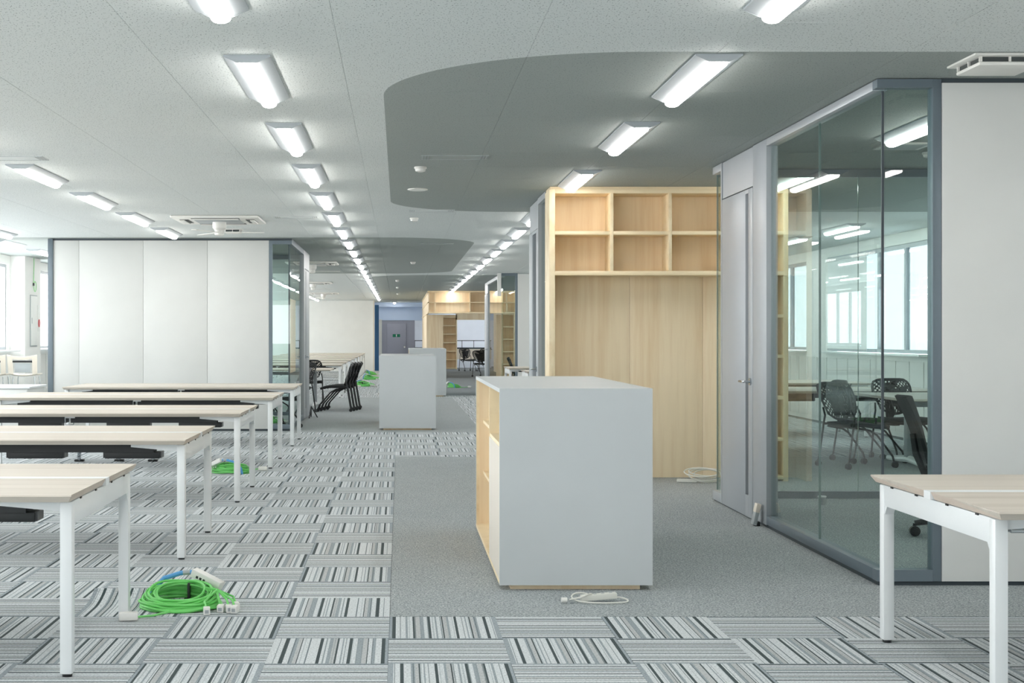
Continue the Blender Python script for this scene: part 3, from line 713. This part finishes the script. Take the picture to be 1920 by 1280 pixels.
for a, b in ((bx0+.052, bx0+.052+.735), (bx0+.052+.737, bx0+.052+1.42), (bx0+.052+1.422, bx1-.152)): MB().box(a, b, .34, .36, .004, zl, .001).build('back_panel', 'ply', bk)
MB().box(bx1-.152, bx1-.135, 0, .36, .004, zl, .001).build('side_panel', 'ply', bk); MB().box(bx1-.135, bx1-.045, .30, .36, .004, zl).build('back_panel', 'ply', bk)
for z in (.05, .40, .78, 1.16, 1.53): MB().box(bx1-.135, bx1-.045, .004, .30, z-.03, z, .001).build('shelf', 'ply_edge', bk)

fb = empty('bookcase', (.87, 44.4, 0)); tag(fb, 'far plywood shelving with overhead cubbyholes around an opening at the aisle end', 'bookcase')
def fbx(n, a, b, c, d, e, f, m='ply'): MB().box(a, b, c, d, e, f).build(n, m, fb)
fbx('side_panel', 0, .03, 0, 11.8, 2.06, 2.65); fbx('back_panel', .03, 3.6, .40, .43, 2.06, 2.65); fbx('top_panel', -.02, 3.6, -.02, .43, 2.65, 2.699, 'ply_h')
fbx('top_rail', -.02, 0, 0, 11.8, 2.65, 2.69, 'ply_edge'); fbx('lower_shelf', -.02, 3.6, -.02, .43, 2.02, 2.06, 'ply_edge'); fbx('lower_ledge', -.02, .03, .43, 11.8, 2.02, 2.06, 'ply_edge')
fbx('shelf', -.02, 3.6, 0, .40, 2.34, 2.365, 'ply_edge'); fbx('side_ledge', -.02, 0, .0, 11.8, 2.34, 2.365, 'ply_edge')
for x in (.19, 1.24, 2.35, 3.4): fbx('divider', x, x+.03, 0, .40, 2.06, 2.65, 'ply_edge')
fbx('inner_panel', .03, 1.24, .1, .13, 2.06, 2.65)
fbx('front_panel', .0, .52, 2.8, 2.84, 0, 2.02); fbx('side_wall', 0, .03, 2.84, 11.8, 0, 2.02)
fbx('rear_side', .86, .90, 15.2, 15.6, 0, 2.2, 'ply_edge'); fbx('rear_side', 1.42, 1.46, 15.2, 15.6, 0, 2.2, 'ply_edge'); fbx('rear_back', .9, 1.42, 15.55, 15.6, 0, 2.2)
for k in range(7): fbx('rear_shelf', .9, 1.42, 15.2, 15.55, .02+.345*k, .055+.345*k, 'ply_edge')
fbx('rear_head', 1.42, 3.2, 15.2, 15.6, 2.0, 2.35)
sb = empty('shelf_unit', (2.82, 47.2, 0)); tag(sb, 'tall plywood shelf unit behind the far right glass partition', 'shelf')
for k in range(4): MB().box(.42*k, .42*k+.03, 0, .35, 0, 2.08).build('upright', 'ply_edge', sb)
for k in range(3):
    MB().box(.42*k+.03, .42*k+.42, .32, .35, 0, 2.08).build('back_panel', 'ply', sb)
    for q in range(6): MB().box(.42*k+.03, .42*k+.42, .004, .32, .02+.40*q, .05+.40*q).build('shelf', 'ply_edge', sb)

# ------------------------------------------------------------ chairs
def sheet(fn, nu, nv, hole=None, thick=.008):
    mb = MB(); bm = mb.bm
    vs = [[bm.verts.new(fn(i/nu*2-1, j/nv)) for i in range(nu+1)] for j in range(nv+1)]
    for j in range(nv):
        for i in range(nu):
            if hole and hole(i, j): continue
            bm.faces.new([vs[j][i], vs[j][i+1], vs[j+1][i+1], vs[j+1][i]])
    for v in [v for v in bm.verts if not v.link_faces]: bm.verts.remove(v)
    bmesh.ops.recalc_face_normals(bm, faces=bm.faces)
    bmesh.ops.solidify(bm, geom=list(bm.faces), thickness=thick)
    return mb
def mesh_chair():
    r = empty('mesh_chair')
    # forward = -y ; lateral = x
    def seat(u, v):
        w = .225*(1-.10*abs(2*v-1)**3); y = -.24+.46*v
        return (u*w, y, .455-.012*(1-u*u)+(-.035*max(0, .22-v)/.22))
    sheet(seat, 10, 10, None, .03).build('seat', 'seat_black', r)
    def back(u, v):
        w = .16+.065*min(1, v/.55) if v < .55 else .225
        w *= 1-.12*(max(0, v-.75)/.25)**2
        dip = -.10*(1-u*u)*(1-v)**2 if v < .5 else 0
        z = .53+.33*v + dip*.6 - .03*abs(u)**6*v*v
        y = .235+.085*v+.03*v*v - .035*(1-u*u)
        return (u*w, y, z)
    hole = lambda i, j: 0 < i < 21 and 1 <= j < 14 and ((i+j*1) % 2 == 0) and j % 1 == 0
    sheet(back, 22, 15, hole, .008).build('backrest', 'black', r)
    rim = [back(-1, k/10) for k in range(11)]+[back(-1+k/4, 1) for k in range(1, 9)]+[back(1, 1-k/10) for k in range(1, 11)]
    MB().tube(rim, .009, 6).build('back_rim', 'black', r)
    for s in (-1, 1):
        MB().tube([(s*.235, .30, .065), (s*.235, .235, .45), (s*.228, .225, .52), (s*.215, .26, .60)], .011, 8).build('rear_leg', 'black_gloss', r)
        MB().tube([(s*.215, .20, .41), (s*.215, .02, .38), (s*.218, -.06, .335), (s*.225, -.25, .12), (s*.225, -.27, .065)], .011, 8).build('front_leg', 'black_gloss', r)
        MB().tube([(s*.226, .23, .43), (s*.215, .0, .425), (s*.205, -.16, .435)], .010, 8).build('seat_rail', 'black_gloss', r)
        for y in (.305, -.275):
            c = MB().cyl((s*.235-.018, y, .03), (s*.235-.004, y, .03), .03, n=14).cyl((s*.235+.004, y, .03), (s*.235+.018, y, .03), .03, n=14).cyl((s*.235, y, .03), (s*.235, y, .07), .010, n=8)
            c.build('caster', 'black', r)
    MB().tube([(-.215, .2, .41), (.215, .2, .41)], .009, 8).build('stretcher', 'black_gloss', r)
    return r
MC = mesh_chair(); cu = [0]
def chair(x, y, rz, label, group):
    o = MC if not cu[0] else copy_tree(MC); cu[0] += 1
    o.location = (x, y, .0015); o.rotation_euler = (0, 0, rz); tag(o, label, 'chair', group)
for k in range(4):
    chair(-1.16+.045*k, 26.15+.25*k, -math.pi/2-.0, '%s black mesh chair on casters nested beside the left room door' % ('front', 'second', 'third', 'rearmost')[k], 'nested black chairs by the left room')
chair(-1.85, 25.75, -.9, 'black mesh chair just behind the left room door frame', 'black chairs around the left meeting table')
chair(-1.75, 29.3, math.pi, 'black mesh chair on the far side of the left meeting table', 'black chairs around the left meeting table')
chair(-1.80, 21.45, 2.2, 'dark mesh chair inside the left glass room', 'black chairs around the left meeting table')
chair(4.66, 15.0, math.radians(112), 'leftmost black mesh chair seen through the right glass', 'black mesh chairs behind the right glass')
chair(4.98, 15.62, math.radians(100), 'second black mesh chair turned sideways, tucked beside the leftmost one', 'black mesh chairs behind the right glass')
chair(5.45, 15.9, math.radians(8), 'black mesh chair facing the camera with perforated back above the white table', 'black mesh chairs behind the right glass')
chair(2.62, 56.6, math.radians(20), 'far black chair in the opening of the far bookcase, left one', 'far black chairs'); chair(3.25, 56.2, math.radians(-10), 'far black chair in the opening of the far bookcase, middle one', 'far black chairs')
chair(2.75, 48.5, math.radians(150), 'far black chair in front of the opening of the far bookcase', 'far black chairs')
chair(2.75, 32.7, math.radians(90), 'dark mesh chair inside the far right glass room', 'far black chairs')
# single tables with T-shaped feet
def t_table(x0, x1, y0, y1, label):
    r = empty('meeting_table', ((x0+x1)/2, (y0+y1)/2, .0015)); tag(r, label, 'table'); w, d = (x1-x0)/2, (y1-y0)/2
    MB().prism([(-d, .70), (-d+.004, .717), (d-.004, .717), (d, .70), (d-.02, .690), (-d+.02, .690)], 'x', -w, w).build('table_top', 'table', r)
    for s in (-1, 1):
        MB().box(s*(w-.32)-.035, s*(w-.32)+.035, -.05, .05, .05, .69, .01).build('leg', 'alu', r)
        MB().tube([(s*(w-.32), -d*.72, .03), (s*(w-.32), -d*.3, .05), (s*(w-.32), 0, .07), (s*(w-.32), d*.3, .05), (s*(w-.32), d*.72, .03)], [.026, .034, .04, .034, .026], 10).build('foot', 'white_metal', r)
        MB().box(s*(w-.32)-.03, s*(w-.32)+.03, -d*.8, d*.8, .66, .69).build('bearer', 'alu', r)
    MB().box(-w+.32, w-.32, -.02, .02, .60, .66).build('beam', 'alu', r)
t_table(4.92, 6.5, 14.3, 16.05, 'white topped meeting table with grey posts behind the right glass')
t_table(-4.2, -1.27, 27.0, 28.6, 'pale meeting table with chairs beyond the left room')
t_table(-4.0, -2.0, 21.9, 23.1, 'pale meeting table inside the left glass room')
t_table(3.0, 4.8, 33.2, 34.6, 'pale meeting table inside the far right glass room')
# office swivel chair in the front right room
oc = empty('office_chair', (3.72, 9.75, .0015), math.radians(78)); tag(oc, 'black office swivel chair on a five-star base inside the right glass room', 'chair')
for k in range(5):
    a = 2*math.pi*k/5+.35; ex, ey = math.cos(a), math.sin(a)
    arm = MB().tube([(ex*.03, ey*.03, .12), (ex*.15, ey*.15, .11), (ex*.30, ey*.30, .085)], [.03, .026, .018], 8).build('base_arm', 'black', oc)
    px_, py_ = ex*.30, ey*.30; tx, ty = -ey, ex
    MB().cyl((px_-tx*.024, py_-ty*.024, .034), (px_-tx*.004, py_-ty*.004, .034), .034, n=16).cyl((px_+tx*.004, py_+ty*.004, .034), (px_+tx*.024, py_+ty*.024, .034), .034, n=16).cyl((px_, py_, .034), (px_, py_, .085), .012, n=8).build('caster', 'black_gloss', arm)
MB().cyl((0, 0, .10), (0, 0, .28), .028, n=14).cyl((0, 0, .28), (0, 0, .40), .018, n=12).build('gas_column', 'black_gloss', oc)
MB().box(-.12, .12, -.13, .13, .385, .43, .015).build('tilt_mechanism', 'black', oc)
def oseat(u, v):
    w = .25*(1-.12*abs(2*v-1)**3); return (u*w, -.25+.47*v, .48-.015*(1-u*u)-.045*max(0, .2-v)/.2)
sheet(oseat, 10, 10, None, .05).build('seat', 'seat_black', oc)
def oback(u, v):
    w = .20+.04*math.sin(min(1, v*1.3)*math.pi/2); y = .22+.14*v+.06*(v-.4)**2-.05*(1-u*u)*(.3+v); return (u*w, y, .50+.43*v)
sheet(oback, 12, 14, None, .022).build('backrest', 'seat_black', oc)
MB().tube([(0, .10, .41), (0, .24, .43), (0, .29, .55), (0, .31, .68)], [.03, .028, .024, .02], 8).build('back_support', 'black', oc)
for s in (-1, 1): MB().tube([(s*.22, .02, .42), (s*.28, .04, .45), (s*.285, .06, .66)], .016, 8).box(s*.285-.035, s*.285+.035, -.10, .14, .66, .685, .008).build('armrest', 'black', oc)
# beige shell stools by the left column
def stool(x, y, rz, label):
    r = empty('counter_stool', (x, y, 0), rz); tag(r, label, 'stool', 'beige stools by the left column')
    def sh(u, v):
        w = .20+.03*v; y = -.2+.36*v if v < .55 else -.002+.2*(v-.55)/.45*.5; 
        t = v
        yy = -.2+.40*min(1, t/.55); zz = .72 + (0 if t < .55 else .30*(t-.55)/.45); yy += 0 if t < .55 else .06*(t-.55)/.45
        return (u*w, yy, zz+.03*u*u)
    hole = lambda i, j: 8 <= j <= 12 and 2 <= i <= 9
    sheet(sh, 12, 14, hole, .012).build('shell', 'cream', r)
    MB().box(-.17, .17, -.17, .16, .735, .75, .006).build('seat_pad', 'cream', r)
    MB().box(-.15, .15, .222, .232, .93, .96).build('grip', 'black', r); MB().box(-.12, .12, .205, .215, .78, .92, .003).build('back_pad', 'grey_plastic', r)
    for sx in (-1, 1):
        for sy in (-1, 1): MB().tube([(sx*.16, sy*.15, .71), (sx*.22, sy*.23, .0)], .009, 8).build('leg', 'chrome', r)
    MB().tube([(-.19, -.19, .3), (.19, -.19, .3), (.19, .19, .3), (-.19, .19, .3)], .008, 6, True).build('footrest', 'chrome', r)
stool(-5.72, 22.6, math.pi, 'beige shell stool with chrome legs next to the white column'); stool(-6.20, 22.6, math.pi, 'beige shell stool cut off by the left picture edge')
wc = empty('low_cabinet', (-5.35, 19.9, 0)); tag(wc, 'low white counter cabinet behind the tables at the far left edge', 'cabinet')
MB().box(-.75, .45, -.45, .45, .02, .64, .003).build('body', 'white_panel', wc); MB().box(-.78, .48, -.48, .48, .64, .665, .003).build('worktop', 'white_metal', wc)
for k in range(2): MB().box(-.74+.6*k, -.16+.6*k, -.465, -.45, .05, .62, .002).build('door', 'white_panel', wc)
MB().box(-.7, .4, -.4, .4, 0, .02).build('plinth', 'dark_base', wc)

# ------------------------------------------------------------ cables on the floor
def coil(x, y, s, rz, label, plugs=True, seed=1):
    rnd = random.Random(seed); r = empty('cable_coil', (x, y, .0), rz); tag(r, label, 'cable', 'coiled green cables on the floor')
    loops = MB(); N = 20
    for k in range(N):
        lay = k/N; a = (.175-.055*lay+rnd.uniform(-.010, .010))*s; b = (.165-.05*lay+rnd.uniform(-.010, .010))*s
        cx, cy = rnd.uniform(-.02, .02)*s, rnd.uniform(-.015, .015)*s; z = (.008+.062*lay)*s; tl = rnd.uniform(-.006, .006); ph = rnd.uniform(0, 6)
        pts = []
        for q in range(30):
            t = 2*math.pi*q/30; pts.append((cx+a*math.cos(t)*1.12, cy+b*math.sin(t), max(.006, z+tl*math.cos(t+ph)+.005*s*math.sin(3*t+ph)+lay*.30*(b*math.sin(t)+.4*b)*s)))
        loops.tube(pts, .0062*s, 6, True)
    loops.build('cable_loops', 'green', r)
    MB().box(.02*s, .032*s, .09*s, .135*s, .02*s, .10*s, .003).build('cable_tie', 'black', r)
    tails = [((.155, -.19), .4), ((.215, -.13), .5), ((.255, -.135), .6), ((.285, -.15), .7), ((.28, -.06), .8)]
    for (px, py), t in tails:
        pt = [(.10*s, .02*s, .09*s), (.18*s, .0, .085*s), ((px-.02)*s, (py+.06)*s, .05*s), (px*s, py*s, .02*s)]
        MB().tube(pt, .0055*s, 6).build('cable_tail', 'green', r)
        rot = Matrix.Translation((px*s, (py-.012)*s, .018*s))@Matrix.Rotation(rnd.uniform(-.6, .6), 4, 'Z')
        p = MB().box(-.016*s, .016*s, -.026*s, .022*s, -.017*s, .019*s, .005*s, rot).build('plug', 'white_plastic', r)
        MB().box(-.009*s, .009*s, -.028*s, -.0255*s, -.008*s, .008*s, 0, rot).build('socket', 'grey_plastic', p)
    pt = [(.0, -.145*s, .01*s), (-.05*s, -.21*s, .008*s), (-.09*s, -.28*s, .01*s), (-.15*s, -.345*s, .016*s)]
    MB().tube(pt, .0055*s, 6).build('cable_tail', 'green', r)
    rot = Matrix.Translation((-.187*s, -.35*s, .022*s))@Matrix.Rotation(.15, 4, 'Z')
    MB().box(-.048*s, .04*s, -.022*s, .022*s, -.020*s, .018*s, .006*s, rot).build('plug', 'white_plastic', r)
    rot = Matrix.Translation((.115*s, .13*s, .115*s))@Matrix.Rotation(-.35, 4, 'Z')@Matrix.Rotation(.38, 4, 'Y')
    ad = MB().box(-.085*s, .085*s, -.028*s, .028*s, -.022*s, .022*s, .006*s, rot).build('adapter', 'white_plastic', r)
    for k in range(3): MB().box((-.05+.02*k)*s, (-.038+.02*k)*s, -.0295*s, -.0275*s, -.012*s, .0*s, 0, rot).build('socket', 'black', ad)
    pt = [(.035*s, .155*s, .145*s), (-.02*s, .15*s, .142*s), (-.10*s, .13*s, .12*s), (-.155*s, .12*s, .06*s), (-.17*s, .12*s, .0)]
    bc = MB().tube(pt, .012*s, 8).build('supply_cable', 'blue_cable', r); MB().tube([(.025*s, .154*s, .145*s), (-.01*s, .151*s, .143*s)], .0125*s, 8).build('cable_marker', 'grey_plastic', bc)
coil(-1.075, 7.24, 1.0, 0, 'large coil of green cable with white plugs by the nearest table leg', True, 3)
coil(-1.63, 14.35, .95, math.pi*.9, 'coil of green cable with white plugs under the middle table end', True, 4)
coil(-2.05, 22.6, 1.0, .5, 'green cable coil on the floor inside the left glass room', True, 5)
coil(-.98, 39.2, 1.1, .3, 'nearest of three far green cable coils along the aisle', True, 6); coil(-.90, 45.4, 1.15, 1.0, 'middle one of three far green cable coils along the aisle', True, 8); coil(-.98, 51.0, 1.15, 2.0, 'farthest of three far green cable coils along the aisle', True, 9)
coil(1.42, 38.2, 1.0, 2.2, 'green cable coil with a blue lead on the shaded carpet beyond the far cabinet', True, 12)
coil(4.3, 18.9, 1.2, 1.0, 'green cable lying under the table behind the right glass', True, 10)
# white power strip in front of the grey cabinet
ps = empty('power_strip', (.96, 7.36, .0015)); tag(ps, 'white power strip with looped cord lying in front of the large grey cabinet', 'power strip')
R = Matrix.Translation((.035, .01, .026))@Matrix.Rotation(.10, 4, 'Z')@Matrix.Rotation(-.07, 4, 'Y')
stp = MB().box(-.09, .09, -.022, .022, -.014, .014, .003, R).build('body', 'white_cable', ps)
for k in range(4): MB().box(-.065+.04*k, -.05+.04*k, -.006, .006, .0138, .0148, 0, R).build('outlet', 'grey_plastic', stp)
cord = [(.12, .02, .022), (.155, .02, .018), (.178, -.005, .012), (.165, -.04, .008), (.11, -.055, .007), (.04, -.06, .007), (-.03, -.055, .009), (-.08, -.03, .014), (-.10, .01, .025), (-.08, .04, .036), (-.04, .045, .038), (.0, .03, .03), (-.01, -.01, .044), (-.06, -.035, .03), (-.13, -.04, .018)]
sm = []
for i in range(len(cord)-1):
    a, b = Vector(cord[i]), Vector(cord[i+1]); p0 = Vector(cord[max(0, i-1)]); p3 = Vector(cord[min(len(cord)-1, i+2)])
    for q in range(4):
        t = q/4; sm.append(.5*((2*a)+(b-p0)*t+(2*p0-5*a+4*b-p3)*t*t+(3*a-p0-3*b+p3)*t**3))
MB().tube(sm, .0042, 8).build('cord', 'white_cable', ps); MB().cyl((-.128, -.04, .018), (-.156, -.041, .018), .013, n=12).build('plug', 'white_plastic', ps)
for s in (-1, 1): MB().box(-.115, -.095, -.052+s*.006, -.049+s*.006, .003, .005).build('prong', 'chrome', ps)
# white cable bundle at the bookcase foot
wcb = empty('cable_bundle', (2.76, 13.42, .0015)); tag(wcb, 'loose white cable bundle on the carpet below the plywood panel', 'cable')
rnd = random.Random(5); lp = MB()
for k in range(5):
    a, b = .15+rnd.uniform(-.03, .02), .10+rnd.uniform(-.02, .02); cx = rnd.uniform(-.03, .04); pts = [(cx+a*math.cos(2*math.pi*q/28), b*math.sin(2*math.pi*q/28)-.01*k, .010+.010*k+.010*math.sin(2*math.pi*q/28+k)+.012+.35*(b*math.sin(2*math.pi*q/28)+b)) for q in range(28)]
    lp.tube(pts, .0055, 6, True)
lp.build('cable_loops', 'white_cable', wcb)
Rb = Matrix.Translation((-.15, -.03, .020))@Matrix.Rotation(-.3, 4, 'Z')
MB().box(-.09, .09, -.022, .022, -.018, .012, .004, Rb).build('adapter', 'white_cable', wcb)
MB().tube([(-.09, -.05, .02), (-.13, -.02, .06), (-.12, .0, .095)], .0055, 6).build('cable_end', 'white_cable', wcb)
# door wedge leaning on the partition panel
dw = empty('door_wedge', (2.49, 10.33, .0015)); tag(dw, 'pale grey block leaning upright against the grey partition panel', 'door stop')
R = Matrix.Rotation(.22, 4, 'Y')
MB().box(-.025, .003, -.035, .035, .006, .155, .003, R).build('block', 'grey_plastic', dw); MB().box(-.027, .004, -.036, .036, .095, .157, .002, R).build('upper_face', 'cream', dw); MB().box(-.01, .03, -.03, .03, 0, .03, .003).build('rubber_foot', 'black', dw)
fs = empty('floor_stop', (3.33, 11.62, .0015)); tag(fs, 'small steel cylinder door stop on the carpet by the rear glass', 'door stop')
MB().lathe([(.03, 0), (.03, .055), (.026, .06)], 18).build('post', 'grey_plastic', fs); MB().lathe([(.034, .06), (.034, .068), (.03, .07)], 18).build('cap', 'white_metal', fs)
kw = empty('door_stand', (-1.46, 24.1, 0)); tag(kw, 'small black folding stop standing against the left room door', 'door stop')
MB().tube([(0, -.25, 0), (.02, 0, .18), (.0, .25, 0)], .010, 6).build('frame', 'black', kw); MB().tube([(.02, 0, .18), (.12, .02, .0)], .010, 6).build('strut', 'black', kw)

fst = empty('folded_stand', (-2.98, 15.45, 0)); tag(fst, 'folded stand with curved silver legs under the fourth table', 'stand')
for dx, dy in ((-.42, 0), (0, .02), (.36, .0)):
    MB().tube([(dx, dy+.22, .015), (dx+.02, dy+.10, .05), (dx+.05, dy, .16), (dx+.07, dy-.02, .30)], [.014, .02, .024, .022], 8).build('leg', 'chrome', fst)
    MB().box(dx-.05, dx+.05, dy+.19, dy+.25, 0, .022, .005).build('foot', 'black', fst)
MB().tube([(-.40, -.02, .30), (.46, -.02, .30)], .018, 8).build('crossbar', 'chrome', fst)
